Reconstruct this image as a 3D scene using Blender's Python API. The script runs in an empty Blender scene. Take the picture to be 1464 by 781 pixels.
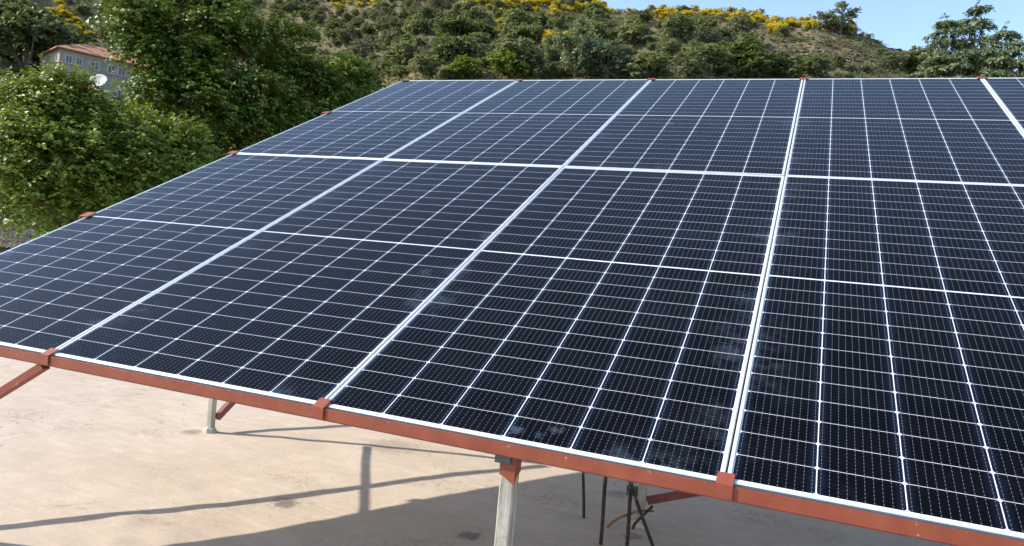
import bpy, bmesh, math, random
import numpy as np
from mathutils import Vector, Matrix

random.seed(7)
rng = np.random.default_rng(7)
S = bpy.context.scene
COL = S.collection
R_ = math.radians

# ------------------------------------------------------------------ camera
CAM = np.array([3.56242576, -1.80471162, 0.48700065])
CR = np.array([[0.92620819, 0.3662564, 0.08941276],
               [0.09179294, 0.01095001, -0.99571791],
               [-0.36566713, 0.93044954, -0.02347776]])   # rows: right, down, forward
FPX = 1052.475
cd = bpy.data.cameras.new('camera')
cam = bpy.data.objects.new('camera', cd)
COL.objects.link(cam)
m = Matrix(((CR[0][0], -CR[1][0], -CR[2][0], CAM[0]),
            (CR[0][1], -CR[1][1], -CR[2][1], CAM[1]),
            (CR[0][2], -CR[1][2], -CR[2][2], CAM[2]),
            (0, 0, 0, 1)))
cam.matrix_world = m
cd.sensor_width = 36.0
cd.lens = 36.0 * FPX / 1464.0
cd.clip_start = 0.05
cd.clip_end = 6000
S.camera = cam

# ------------------------------------------------------------------ light
SUNV = Vector((-1.31, -0.50, 1.0)).normalized()           # towards the sun
w = bpy.data.worlds.new("World")
S.world = w
w.use_nodes = True
nt = w.node_tree
nt.nodes.clear()
sky = nt.nodes.new('ShaderNodeTexSky')
sky.sky_type = 'NISHITA'
sky.sun_disc = False
sky.sun_elevation = math.asin(SUNV.z)
sky.sun_rotation = math.atan2(SUNV.x, SUNV.y)
sky.altitude = 900
sky.air_density = 1.0
sky.dust_density = 1.0
sky.ozone_density = 1.1
bg = nt.nodes.new('ShaderNodeBackground')
bg.inputs['Strength'].default_value = 0.15
wo = nt.nodes.new('ShaderNodeOutputWorld')
nt.links.new(sky.outputs[0], bg.inputs[0])
nt.links.new(bg.outputs[0], wo.inputs[0])
sd = bpy.data.lights.new('sun', 'SUN')
sd.energy = 3.3
sd.angle = R_(0.53)
sd.color = (1.0, 0.94, 0.84)
sun = bpy.data.objects.new('sun', sd)
COL.objects.link(sun)
sun.rotation_euler = SUNV.to_track_quat('Z', 'Y').to_euler()
sun.location = (-40, -15, 40)
S.view_settings.view_transform = 'Standard'
S.view_settings.look = 'None'
S.view_settings.gamma = 1
S.view_settings.exposure = 1.15
S.view_settings.use_curve_mapping = False
S.render.engine = 'CYCLES'
S.cycles.max_bounces = 8
S.cycles.transparent_max_bounces = 8

# ------------------------------------------------------------------ helpers
def ray(x, y):
    return np.array([(x - 732) / FPX, (y - 390.5) / FPX, 1.0]) @ CR
def at(x, y, r):
    """world point seen at photo pixel (x, y) at horizontal distance r"""
    v = ray(x, y)
    return CAM + v * (r / math.hypot(v[0], v[1]))
def at_y(x, y, Y):
    v = ray(x, y)
    return CAM + v * ((Y - CAM[1]) / v[1])
def at_z(x, y, z):
    v = ray(x, y)
    return CAM + v * ((z - CAM[2]) / v[2])

def tag(o, label=None, cat=None, group=None, kind=None):
    if label: o['label'] = label
    if cat: o['category'] = cat
    if group: o['group'] = group
    if kind: o['kind'] = kind
    return o
def empty(name, loc, rot=(0, 0, 0)):
    o = bpy.data.objects.new(name, None)
    COL.objects.link(o)
    o.location = loc
    o.rotation_euler = rot
    o.empty_display_size = 0.2
    return o
def mesh_obj(name, verts, faces, mat, parent=None, smooth=False):
    me = bpy.data.meshes.new(name)
    if isinstance(verts, np.ndarray) and isinstance(faces, np.ndarray):
        nv, nf, k = len(verts), len(faces), faces.shape[1]
        me.vertices.add(nv)
        me.vertices.foreach_set('co', verts.astype(np.float32).ravel())
        me.loops.add(nf * k)
        me.loops.foreach_set('vertex_index', faces.astype(np.int32).ravel())
        me.polygons.add(nf)
        me.polygons.foreach_set('loop_start', np.arange(0, nf * k, k, dtype=np.int32))
        me.update(calc_edges=True)
    else:
        me.from_pydata([tuple(v) for v in verts], [], [tuple(f) for f in faces])
        me.update()
    if smooth:
        me.polygons.foreach_set('use_smooth', [True] * len(me.polygons))
    mats = mat if isinstance(mat, (list, tuple)) else [mat]
    for mm in mats: me.materials.append(mm)
    o = bpy.data.objects.new(name, me)
    COL.objects.link(o)
    if parent is not None: o.parent = parent
    return o

class MB:
    """collects shapes that become one mesh"""
    def __init__(s): s.v = []; s.f = []
    def add(s, v, f):
        b = len(s.v)
        s.v += [tuple(map(float, p)) for p in v]
        s.f += [tuple(i + b for i in q) for q in f]
    def box(s, x0, x1, y0, y1, z0, z1, M=None):
        v = [(x, y, z) for x in (x0, x1) for y in (y0, y1) for z in (z0, z1)]
        if M is not None: v = [M @ Vector(p) for p in v]
        s.add(v, [(0, 1, 3, 2), (4, 6, 7, 5), (0, 4, 5, 1), (2, 3, 7, 6), (0, 2, 6, 4), (1, 5, 7, 3)])
    def bar(s, a, b, wx, wz, up=(0, 0, 1), bev=0.0):
        """square bar from a to b"""
        a = Vector(a); b = Vector(b); d = (b - a).normalized()
        u = Vector(up)
        sx = d.cross(u)
        if sx.length < 1e-4: sx = d.cross(Vector((0, 1, 0)))
        sx.normalize(); sz = sx.cross(d).normalized()
        if bev > 0:
            x, z, e = wx / 2, wz / 2, bev
            prof = [(-x + e, -z), (x - e, -z), (x, -z + e), (x, z - e), (x - e, z), (-x + e, z), (-x, z - e), (-x, -z + e)]
        else:
            x, z = wx / 2, wz / 2
            prof = [(-x, -z), (x, -z), (x, z), (-x, z)]
        n = len(prof)
        v = [p + sx * q[0] + sz * q[1] for p in (a, b) for q in prof]
        f = [(i, (i + 1) % n, n + (i + 1) % n, n + i) for i in range(n)]
        f += [tuple(range(n - 1, -1, -1)), tuple(range(n, 2 * n))]
        s.add(v, f)
    def tube(s, pts, rad, n=8, ridges=0.0):
        pts = [Vector(p) for p in pts]
        rings = []
        prev = None
        for i, p in enumerate(pts):
            d = (pts[min(i + 1, len(pts) - 1)] - pts[max(i - 1, 0)]).normalized()
            if prev is None:
                a = d.cross(Vector((0.3, 0.1, 1)))
                if a.length < 1e-3: a = d.cross(Vector((1, 0, 0)))
            else:
                a = prev - d * prev.dot(d)
            a.normalize(); prev = a
            b = d.cross(a)
            r = rad[i] if hasattr(rad, '__len__') else rad
            rings.append([p + (a * math.cos(2 * math.pi * k / n) + b * math.sin(2 * math.pi * k / n)) *
                          r * (1 + ridges * (1 if (i + k // max(1, n // 2)) % 2 else -1)) for k in range(n)])
        v = [q for g in rings for q in g]
        f = []
        for i in range(len(rings) - 1):
            for k in range(n):
                f.append((i * n + k, i * n + (k + 1) % n, (i + 1) * n + (k + 1) % n, (i + 1) * n + k))
        f.append(tuple(range(n - 1, -1, -1)))
        f.append(tuple(range((len(rings) - 1) * n, len(rings) * n)))
        s.add(v, f)
    def build(s, name, mat, parent=None, smooth=False, bevel=0.0):
        o = mesh_obj(name, s.v, s.f, mat, parent, smooth)
        if bevel > 0:
            md = o.modifiers.new('bevel', 'BEVEL')
            md.width = bevel; md.segments = 1; md.limit_method = 'ANGLE'
        return o

# ---- materials
def mat(name, col=(0.5, 0.5, 0.5), rough=0.6, metal=0.0, spec=0.5):
    mm = bpy.data.materials.new(name)
    mm.use_nodes = True
    b = mm.node_tree.nodes['Principled BSDF']
    b.inputs['Base Color'].default_value = (*col, 1)
    b.inputs['Roughness'].default_value = rough
    b.inputs['Metallic'].default_value = metal
    b.inputs['Specular IOR Level'].default_value = spec
    return mm
def N(mm, t, **kw):
    n = mm.node_tree.nodes.new(t)
    for k, v in kw.items(): setattr(n, k, v)
    return n
def L(mm, a, b): mm.node_tree.links.new(a, b)
def BS(mm): return mm.node_tree.nodes['Principled BSDF']
def coords(mm, kind='Object'):
    return N(mm, 'ShaderNodeTexCoord').outputs[kind]
def noise(mm, vec, scale, detail=4, rough=0.6, dist=0.0):
    n = N(mm, 'ShaderNodeTexNoise')
    n.inputs['Scale'].default_value = scale
    n.inputs['Detail'].default_value = detail
    n.inputs['Roughness'].default_value = rough
    n.inputs['Distortion'].default_value = dist
    if vec is not None: L(mm, vec, n.inputs['Vector'])
    return n.outputs['Fac']
def ramp(mm, fac, stops):
    r = N(mm, 'ShaderNodeValToRGB')
    e = r.color_ramp.elements
    while len(e) < len(stops): e.new(0.5)
    for i, (p, c) in enumerate(stops):
        e[i].position = p
        e[i].color = (*c, 1) if len(c) == 3 else c
    L(mm, fac, r.inputs[0])
    return r.outputs['Color']
def g(v): return (v, v, v)
def mix(mm, fac, a, b, mode='MIX'):
    n = N(mm, 'ShaderNodeMix', data_type='RGBA', blend_type=mode)
    for i, q in ((0, fac), (6, a), (7, b)):
        if hasattr(q, 'default_value') or hasattr(q, 'links'): L(mm, q, n.inputs[i])
        elif i == 0: n.inputs[0].default_value = q
        else: n.inputs[i].default_value = (*q, 1)
    return n.outputs[2]
def MA(mm, op, a, b=None, c=None):
    n = N(mm, 'ShaderNodeMath', operation=op)
    for i, q in enumerate((a, b, c)):
        if q is None: continue
        if isinstance(q, (int, float)): n.inputs[i].default_value = q
        else: L(mm, q, n.inputs[i])
    return n.outputs[0]
def bump(mm, h, strength=0.3, dist=0.01):
    b = N(mm, 'ShaderNodeBump')
    b.inputs['Strength'].default_value = strength
    b.inputs['Distance'].default_value = dist
    L(mm, h, b.inputs['Height'])
    L(mm, b.outputs[0], BS(mm).inputs['Normal'])

def noisy(name, stops, scale, rough=0.8, metal=0, bumpy=0.0, bd=0.01, detail=5, stretch=None, spec=0.5):
    mm = mat(name, rough=rough, metal=metal, spec=spec)
    c = coords(mm)
    if stretch:
        mp = N(mm, 'ShaderNodeMapping'); mp.inputs['Scale'].default_value = stretch
        L(mm, c, mp.inputs[0]); c = mp.outputs[0]
    n = noise(mm, c, scale, detail)
    L(mm, ramp(mm, n, stops), BS(mm).inputs['Base Color'])
    if bumpy: bump(mm, n, bumpy, bd)
    return mm

M_ALU = noisy('anodised aluminium', [(0.3, (0.60, 0.61, 0.61)), (0.7, (0.70, 0.71, 0.71))], 30, rough=0.42, metal=0.35)
M_RED = noisy('red oxide paint', [(0.25, (0.180, 0.036, 0.016)), (0.55, (0.240, 0.052, 0.023)), (0.78, (0.28, 0.075, 0.038)), (0.9, (0.21, 0.055, 0.035))], 14, rough=0.55, bumpy=0.15, bd=0.002)
mm = M_RED
c = coords(mm)
base_l = BS(mm).inputs['Base Color'].links[0].from_socket
ch_ = ramp(mm, noise(mm, c, 55, 3, .6), [(.70, g(0)), (.73, g(1))])
ru_ = ramp(mm, noise(mm, c, 7, 5, .7), [(.58, g(0)), (.70, g(.8))])
cc = mix(mm, ru_, base_l, (.10, .035, .022))
cc = mix(mm, ch_, cc, (.42, .22, .17))
L(mm, cc, BS(mm).inputs['Base Color'])
M_REDD = noisy('dull red oxide paint', [(0.25, (0.15, 0.035, 0.03)), (0.8, (0.25, 0.065, 0.05))], 14, rough=0.6)
M_DARKPL = noisy('dark steel plate', [(0.3, (0.045, 0.05, 0.045)), (0.7, (0.10, 0.105, 0.095))], 25, rough=0.6)
M_GROUT = noisy('white cement', [(0.3, (0.30, 0.27, 0.24)), (0.7, (0.55, 0.53, 0.50))], 22, rough=0.9, bumpy=0.6, bd=0.01)
M_RUST = noisy('rusty rebar', [(0.3, (0.016, 0.012, 0.011)), (0.55, (0.045, 0.026, 0.018)), (0.68, (0.20, 0.12, 0.08))], 24, rough=0.85, bumpy=0.6, bd=0.003)
M_RUSTO = noisy('orange rust', [(0.3, (0.05, 0.025, 0.015)), (0.6, (0.30, 0.13, 0.05))], 14, rough=0.85, bumpy=0.5, bd=0.003)

# galvanised, weathered post: streaky light grey with grime
M_GALV = mat('weathered galvanised steel', rough=0.62, metal=0.15)
c = coords(M_GALV)
mp = N(M_GALV, 'ShaderNodeMapping'); mp.inputs['Scale'].default_value = (60, 60, 7)
L(M_GALV, c, mp.inputs[0])
n1 = noise(M_GALV, mp.outputs[0], 1.0, 6, 0.7)
n2 = noise(M_GALV, c, 90, 3)
cc = ramp(M_GALV, n1, [(0.3, (0.20, 0.185, 0.15)), (0.48, (0.36, 0.335, 0.28)), (0.7, (0.52, 0.49, 0.43))])
cc = mix(M_GALV, ramp(M_GALV, n2, [(0.55, g(0)), (0.75, g(0.6))]), cc, (0.20, 0.18, 0.15))
L(M_GALV, cc, BS(M_GALV).inputs['Base Color'])
bump(M_GALV, n1, 0.2, 0.002)

# ---- solar glass (local coordinates: x across, y up the slope, metres)
PWID, PHEI = 1.141, 2.277
PITCHX, PITCHY = 1.146, 2.282
LIP = 0.0088
M_CELL = mat('solar cells under glass', rough=0.09)
mm = M_CELL
sx = N(mm, 'ShaderNodeSeparateXYZ')
L(mm, coords(mm), sx.inputs[0])
x, y = sx.outputs[0], sx.outputs[1]
CP, RP = 0.1866, 0.0932
x0 = (PWID - 6 * CP) / 2
xs = MA(mm, 'DIVIDE', MA(mm, 'SUBTRACT', x, x0), CP)
fx = MA(mm, 'FRACT', xs)
dxm = MA(mm, 'MULTIPLY', MA(mm, 'SUBTRACT', 0.5, MA(mm, 'ABSOLUTE', MA(mm, 'SUBTRACT', fx, 0.5))), CP)   # metres to nearest column line
half = MA(mm, 'ABSOLUTE', MA(mm, 'SUBTRACT', y, PHEI / 2))           # from middle
ys = MA(mm, 'DIVIDE', MA(mm, 'SUBTRACT', half, 0.0036), RP)
fy = MA(mm, 'FRACT', ys)
dym = MA(mm, 'MULTIPLY', MA(mm, 'SUBTRACT', 0.5, MA(mm, 'ABSOLUTE', MA(mm, 'SUBTRACT', fy, 0.5))), RP)
def lt(a, b): return MA(mm, 'LESS_THAN', a, b)
def gt(a, b): return MA(mm, 'GREATER_THAN', a, b)
def mx(a, b): return MA(mm, 'MAXIMUM', a, b)
gap = mx(lt(dxm, 0.0013), lt(dym, 0.00075))
gap = mx(gap, lt(MA(mm, 'ADD', dxm, dym), 0.0072))                    # chamfered cell corners
gap = mx(gap, lt(half, 0.0038))
gap = mx(gap, gt(ys, 12.0))
gap = mx(gap, mx(lt(xs, 0.0), gt(xs, 6.0)))
bx_ = MA(mm, 'FRACT', MA(mm, 'MULTIPLY', fx, 10.0))
bd = MA(mm, 'MULTIPLY', MA(mm, 'ABSOLUTE', MA(mm, 'SUBTRACT', bx_, 0.5)), CP / 10)
bus = lt(bd, 0.00035)
py_ = MA(mm, 'MULTIPLY', MA(mm, 'ABSOLUTE', MA(mm, 'SUBTRACT', MA(mm, 'FRACT', MA(mm, 'MULTIPLY', fy, 7.0)), 0.5)), RP / 7)
pad = MA(mm, 'MULTIPLY', lt(bd, 0.0009), lt(py_, 0.0013))
oi = N(mm, 'ShaderNodeObjectInfo')
# each cell a hair different
wn = N(mm, 'ShaderNodeTexWhiteNoise', noise_dimensions='3D')
cmb = N(mm, 'ShaderNodeCombineXYZ')
L(mm, MA(mm, 'FLOOR', xs), cmb.inputs[0])
L(mm, MA(mm, 'FLOOR', MA(mm, 'DIVIDE', y, RP)), cmb.inputs[1])
L(mm, oi.outputs['Random'], cmb.inputs[2])
L(mm, cmb.outputs[0], wn.inputs[0])
cell = mix(mm, wn.outputs['Value'], (0.0015, 0.0016, 0.0026), (0.0028, 0.0029, 0.0045))
edge = ramp(mm, MA(mm, 'MULTIPLY', dxm, 1.0), [(0.0, g(1)), (0.022, g(0))])
cell = mix(mm, MA(mm, 'MULTIPLY', edge, 0.5), cell, (0.012, 0.022, 0.05))
colr = mix(mm, MA(mm, 'MULTIPLY', bus, 0.55), cell, (0.10, 0.102, 0.11))
colr = mix(mm, MA(mm, 'MULTIPLY', pad, 0.5), colr, (0.30, 0.305, 0.32))
colr = mix(mm, gap, colr, (0.62, 0.64, 0.65))
# dust: smears near the frames plus a thin even film
geo = N(mm, 'ShaderNodeNewGeometry')
pn1 = noise(mm, geo.outputs['Position'], 2.6, 4, 0.6, 0.3)
pn2 = noise(mm, geo.outputs['Position'], 15, 6, 0.75, 0.3)
ed = MA(mm, 'MINIMUM', MA(mm, 'MINIMUM', x, MA(mm, 'SUBTRACT', PWID, x)), MA(mm, 'MULTIPLY', MA(mm, 'MINIMUM', y, MA(mm, 'SUBTRACT', PHEI, y)), 1.6))
edm = ramp(mm, ed, [(0.012, g(1)), (0.13, g(0.0))])
sm1 = ramp(mm, pn1, [(0.50, g(0)), (0.68, g(1))])
sm2 = ramp(mm, pn2, [(0.45, g(0.0)), (0.66, g(1))])
dust = MA(mm, 'MULTIPLY', MA(mm, 'MULTIPLY', sm1, sm2), MA(mm, 'ADD', MA(mm, 'MULTIPLY', edm, 0.20), 0.012))
pn3 = noise(mm, geo.outputs['Position'], 1.1, 3)
dust = MA(mm, 'ADD', dust, MA(mm, 'MULTIPLY', pn3, 0.003))
def plane_pt(px, py):
    v = ray(px, py); n_ = np.array([0, -math.sin(R_(26)), math.cos(R_(26))])
    return CAM - v * (CAM @ n_) / (v @ n_)
for (px_, py_, ra_, am_) in ((738, 613, .020, .17), (772, 620, .014, .09), (795, 613, .018, .13), (608, 388, .03, .07), (540, 617, .02, .06), (700, 338, .05, .08), (655, 385, .06, .05), (1070, 425, .05, .05), (690, 130, .09, .1), (958, 176, .02, .3)):
    q_ = plane_pt(px_, py_)
    vd = N(mm, 'ShaderNodeVectorMath', operation='DISTANCE')
    L(mm, geo.outputs['Position'], vd.inputs[0]); vd.inputs[1].default_value = tuple(q_)
    k_ = MA(mm, 'ADD', MA(mm, 'DIVIDE', vd.outputs['Value'], ra_ * 1.2), MA(mm, 'MULTIPLY', noise(mm, geo.outputs['Position'], 70, 3, .7), 3.0))
    mr_ = N(mm, 'ShaderNodeMapRange'); mr_.inputs[1].default_value = 1.7; mr_.inputs[2].default_value = 2.5
    mr_.inputs[3].default_value = am_; mr_.inputs[4].default_value = 0
    L(mm, k_, mr_.inputs[0])
    dust = MA(mm, 'ADD', dust, mr_.outputs[0])
# specks
sp = noise(mm, geo.outputs['Position'], 220, 2)
dust = MA(mm, 'ADD', dust, ramp(mm, sp, [(0.74, g(0)), (0.80, g(0.25))]))
colr = mix(mm, dust, colr, (0.24, 0.33, 0.45))
L(mm, colr, BS(mm).inputs['Base Color'])
BS(mm).inputs['IOR'].default_value = 1.155
BS(mm).inputs['Specular Tint'].default_value = (0.92, 0.98, 0.95, 1)
L(mm, MA(mm, 'ADD', 0.07, MA(mm, 'MULTIPLY', dust, 0.9)), BS(mm).inputs['Roughness'])

# ------------------------------------------------------------------ roof under the array
RZ = -0.87
M_ROOF = mat('sandy cement screed', rough=0.9, spec=0.3)
mm = M_ROOF
c = coords(mm)
n1 = noise(mm, c, 1.3, 5, 0.6, 0.4)
n2 = noise(mm, c, 9, 6, 0.7)
n3 = noise(mm, c, 70, 4, 0.7)
cc = ramp(mm, n1, [(0.3, (0.460, 0.370, 0.282)), (0.5, (0.500, 0.410, 0.318)), (0.7, (0.530, 0.447, 0.358))])
cc = mix(mm, ramp(mm, n2, [(0.35, g(0.35)), (0.6, g(0))]), cc, (0.37, 0.315, 0.25))
cc = mix(mm, ramp(mm, n3, [(0.3, g(0.35)), (0.5, g(0))]), cc, (0.29, 0.225, 0.165))
mp2 = N(mm, 'ShaderNodeMapping'); mp2.inputs['Scale'].default_value = (1.2, 5.5, 1); mp2.inputs['Rotation'].default_value = (0, 0, .5)
L(mm, c, mp2.inputs[0])
n4 = noise(mm, mp2.outputs[0], 2.6, 7, .72, .5)
cc = mix(mm, ramp(mm, n4, [(.38, g(.45)), (.52, g(0))]), cc, (.40, .33, .26))
cc = mix(mm, ramp(mm, n4, [(.56, g(0)), (.68, g(.5))]), cc, (.60, .50, .40))
n5 = noise(mm, c, 240, 3, .7)
cc = mix(mm, ramp(mm, n5, [(.28, g(.4)), (.42, g(0))]), cc, (.22, .16, .12))
# hairline cracks
def cracks(scale, width, warp, thr0, thr1, mscale):
    wv = N(mm, 'ShaderNodeTexNoise'); wv.inputs['Scale'].default_value = 2.3; wv.inputs['Detail'].default_value = 5
    L(mm, c, wv.inputs['Vector'])
    ad = N(mm, 'ShaderNodeMix', data_type='VECTOR'); ad.inputs[0].default_value = warp
    L(mm, c, ad.inputs[4]); L(mm, wv.outputs['Color'], ad.inputs[5])
    vo = N(mm, 'ShaderNodeTexVoronoi', feature='DISTANCE_TO_EDGE'); vo.inputs['Scale'].default_value = scale
    L(mm, ad.outputs[1], vo.inputs['Vector'])
    line = lt(vo.outputs['Distance'], width)
    msk = ramp(mm, noise(mm, c, mscale, 3), [(thr0, g(0)), (thr1, g(1))])
    return MA(mm, 'MULTIPLY', line, msk)
ck = mx(cracks(0.9, 0.0022, 0.25, 0.52, 0.6, 0.9), cracks(6.0, 0.014, 0.3, 0.60, 0.66, 1.7))
cc = mix(mm, MA(mm, 'MULTIPLY', ck, 0.28), cc, (0.16, 0.12, 0.09))
# flaked, dirty patches
fl = MA(mm, 'MULTIPLY', ramp(mm, noise(mm, c, 2.1, 3, 0.5), [(0.56, g(0)), (0.66, g(1))]),
        ramp(mm, noise(mm, c, 26, 5, 0.75, 1.5), [(0.50, g(0)), (0.60, g(1))]))
cc = mix(mm, MA(mm, 'MULTIPLY', fl, 0.65), cc, (0.24, 0.17, 0.12))
def spot(px, py, rad, amt, scale=30):
    global cc
    p = at_z(px, py, RZ)
    vd = N(mm, 'ShaderNodeVectorMath', operation='DISTANCE')
    L(mm, c, vd.inputs[0]); vd.inputs[1].default_value = (p[0], p[1], RZ)
    k = MA(mm, 'ADD', MA(mm, 'DIVIDE', vd.outputs['Value'], rad), MA(mm, 'MULTIPLY', noise(mm, c, scale, 4, 0.8), 1.5))
    cc = mix(mm, ramp(mm, k, [(0.95, g(amt)), (1.0, g(amt * .6)), (1.3 if False else 1.0, g(0))]) if False else
             MA(mm, 'MULTIPLY', MA(mm, 'SUBTRACT', 1.0, N_clamp(k, 1.15, 1.55)), amt), cc, (0.13, 0.10, 0.075))
def N_clamp(v, a, b):
    n = N(mm, 'ShaderNodeMapRange'); n.inputs[1].default_value = a; n.inputs[2].default_value = b
    L(mm, v, n.inputs[0]); return n.outputs[0]
for s_ in ((407, 718, .11, .8), (672, 765, .09, .75), (885, 705, .12, .5), (560, 640, .28, .35), (640, 625, .2, .3), (905, 768, .08, .6), (275, 617, .1, .5), (230, 525, .12, .3)):
    spot(*s_)
# water-washed paler band
L(mm, cc, BS(mm).inputs['Base Color'])
bump(mm, MA(mm, 'ADD', MA(mm, 'MULTIPLY', n2, 0.7), MA(mm, 'ADD', MA(mm, 'MULTIPLY', n3, 0.25), MA(mm, 'MULTIPLY', ck, -0.3))), 0.35, 0.012)

RX0, RX1, RY0, RY1 = -3.75, 9.0, -3.6, 7.2
def roof_h(X, Y):
    h = 0.005 * np.sin(X * 2.3 + 1.1 * np.sin(Y * 1.7)) + 0.004 * np.sin(Y * 3.1 + X * 0.8) + 0.0022 * np.sin(X * 9.1 + 2 * np.sin(Y * 6)) * np.sin(Y * 7.7) \
        + 0.0012 * np.sin(X * 21 + Y * 9) * np.sin(Y * 17 - X * 5)
    for (px, py, a, s) in ((185, 745, .016, .05), (240, 765, .012, .06), (120, 700, -.008, .08), (300, 700, -.006, .1), (165, 775, .014, .04)):
        p = at_z(px, py, RZ)
        h = h + a * np.exp(-((X - p[0]) ** 2 + (Y - p[1]) ** 2) / (2 * s * s))
    return h
bld = empty('concrete_building', (2.6, 1.8, -6.5))
tag(bld, 'flat roofed concrete house whose sandy cement roof carries the solar array', 'building')
nx, ny = 300, 250
gx, gy = np.meshgrid(np.linspace(RX0, RX1, nx), np.linspace(RY0, RY1, ny), indexing='ij')
gz = RZ + roof_h(gx, gy)
vv = np.stack([gx, gy, gz], -1).reshape(-1, 3)
ii = np.arange(nx * ny).reshape(nx, ny)
ff = np.stack([ii[:-1, :-1], ii[1:, :-1], ii[1:, 1:], ii[:-1, 1:]], -1).reshape(-1, 4)
ro = mesh_obj('roof_surface', vv - np.array([2.6, 1.8, -6.5]), ff, M_ROOF, bld, smooth=True)
# keep world-aligned texture coordinates: shift via mapping on the object
sb = MB()
sb.box(RX0 - .02, RX1 + .02, RY0 - .02, RY1 + .02, RZ - .26, RZ - .03, Matrix.Translation((-2.6, -1.8, 6.5)))
M_CONC = noisy('grey concrete', [(0.3, (0.25, 0.24, 0.22)), (0.7, (0.38, 0.36, 0.33))], 3, rough=0.9, bumpy=0.3)
sb.build('roof_slab', M_CONC, bld)
wb = MB()
wb.box(RX0 + .2, RX1 - .2, RY0 + .2, RY1 - .2, -8.5, RZ - .26, Matrix.Translation((-2.6, -1.8, 6.5)))
wb.build('wall', M_CONC, bld)
# the roof material works in world metres
for n_ in list(M_ROOF.node_tree.nodes):
    if n_.type == 'TEX_COORD':
        gp = N(M_ROOF, 'ShaderNodeNewGeometry')
        for l_ in list(n_.outputs['Object'].links):
            M_ROOF.node_tree.links.new(gp.outputs['Position'], l_.to_socket)

# ------------------------------------------------------------------ solar array
TILT = R_(26)
ct, st = math.cos(TILT), math.sin(TILT)
def P3(u, v, n=0.0):
    """array coordinates (metres across, up the slope, off the plane) -> world"""
    return Vector((u, v * ct - n * st, v * st + n * ct))

def make_panel():
    root = empty('solar_panel', (0, 0, 0), (TILT, 0, 0))
    H = 0.035
    fb = MB()
    Wd, Ht, l = PWID, PHEI, LIP
    # mitred frame, outer skirt + top lip with a small outer chamfer
    ch = 0.0015
    def rect(a, z): return [(a, a, z), (Wd - a, a, z), (Wd - a, Ht - a, z), (a, Ht - a, z)]
    rings = [rect(0, -H), rect(0, -ch), rect(ch, 0), rect(l, 0), rect(l + .0006, -.0022), rect(l + .0006, -.006), rect(.002, -.006), rect(.002, -H)]
    v = [p for r_ in rings for p in r_]
    f = []
    for i in range(len(rings)):
        j = (i + 1) % len(rings)
        for k in range(4):
            k2 = (k + 1) % 4
            f.append((i * 4 + k, i * 4 + k2, j * 4 + k2, j * 4 + k))
    fb.add(v, f)
    fb.build('frame', M_ALU, root)
    e = l - .001
    mesh_obj('glass', [(e, e, -.0025), (Wd - e, e, -.0025), (Wd - e, Ht - e, -.0025), (e, Ht - e, -.0025)], [(0, 1, 2, 3)], M_CELL, root)
    bk = MB(); bk.box(.004, Wd - .004, .004, Ht - .004, -.0058, -.0045)
    bk.build('back_sheet', M_BACK, root)
    return root
M_BACK = mat('white back sheet', (0.6, 0.6, 0.6), 0.7)
def copy_tree(o, parent=None):
    c_ = o.copy(); COL.objects.link(c_)
    if parent is not None: c_.parent = parent
    for chd in list(o.children): copy_tree(chd, c_)
    return c_
pan0 = make_panel()
cols = ['first column from the left', 'second column from the left', 'third column from the left, between the two middle front clips', 'fourth column from the left, right of the clip nearest the camera', 'far right column']
plabel = {
 (0, 0): 'lower row solar panel at the front left corner, cut by the left photo edge',
 (1, 0): 'lower row solar panel second from left, front edge above the distant short post',
 (2, 0): 'lower row solar panel above the painted nearest post, pale smudges at its front edge',
 (3, 0): 'lower row solar panel filling the lower right corner of the photo',
 (4, 0): 'lower row solar panel at the far right end of the front edge',
 (0, 1): 'upper row solar panel at the far left corner beside the leafy trees',
 (1, 1): 'upper row solar panel second from the left, right of the corner panel',
 (2, 1): 'upper row solar panel third from the left, in the middle of the far edge',
 (3, 1): 'upper row solar panel fourth from left, below the bare hillside patch and cedar',
 (4, 1): 'upper row solar panel at the top right, only its left strip in view'}
first = True
for j in (0, 1):
    for i in range(5):
        o = pan0 if first else copy_tree(pan0)
        first = False
        du = random.uniform(-.0015, .0015); dn = random.uniform(-.001, .001)
        if (i, j) == (0, 0): du = 0
        o.location = P3(i * PITCHX + .0025 + du, j * PITCHY + .0025, dn)
        o.rotation_euler = (TILT + R_(random.uniform(-.06, .06)), R_(random.uniform(-.05, .05)), R_(random.uniform(-.04, .04)))
        tag(o, plabel[(i, j)], 'solar panel', 'solar panels of the rooftop array')

# ------------------------------------------------------------------ rack
rack = empty('mounting_rack', (0, 0, RZ))
tag(rack, 'red oxide painted steel rack on weathered posts carrying the solar panels', 'mounting rack')
def rp(p):
    return Vector((p[0], p[1], p[2] - RZ))
def rbar(name, a, b, wx, wz, m_, up=(0, 0, 1), bev=0.0015, label=None):
    mb = MB(); mb.bar(rp(a), rp(b), wx, wz, up, bev)
    o = mb.build(name, m_, rack)
    if label: o['label'] = label
    return o
AW = 5 * PITCHX; AH = 2 * PITCHY
# front edge angle: vertical face just in front of the frames and a leg under them
fb = MB()
zt = -0.004
fb.box(-.02, AW + .02, -.0105, -.0065, zt - .033, zt, Matrix.Translation((0, 0, -RZ)))
fb.box(-.02, AW + .02, -.0065, .05, zt - .037, zt - .033, Matrix.Translation((0, 0, -RZ)))
fb.build('front_beam', M_RED, rack)
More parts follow.
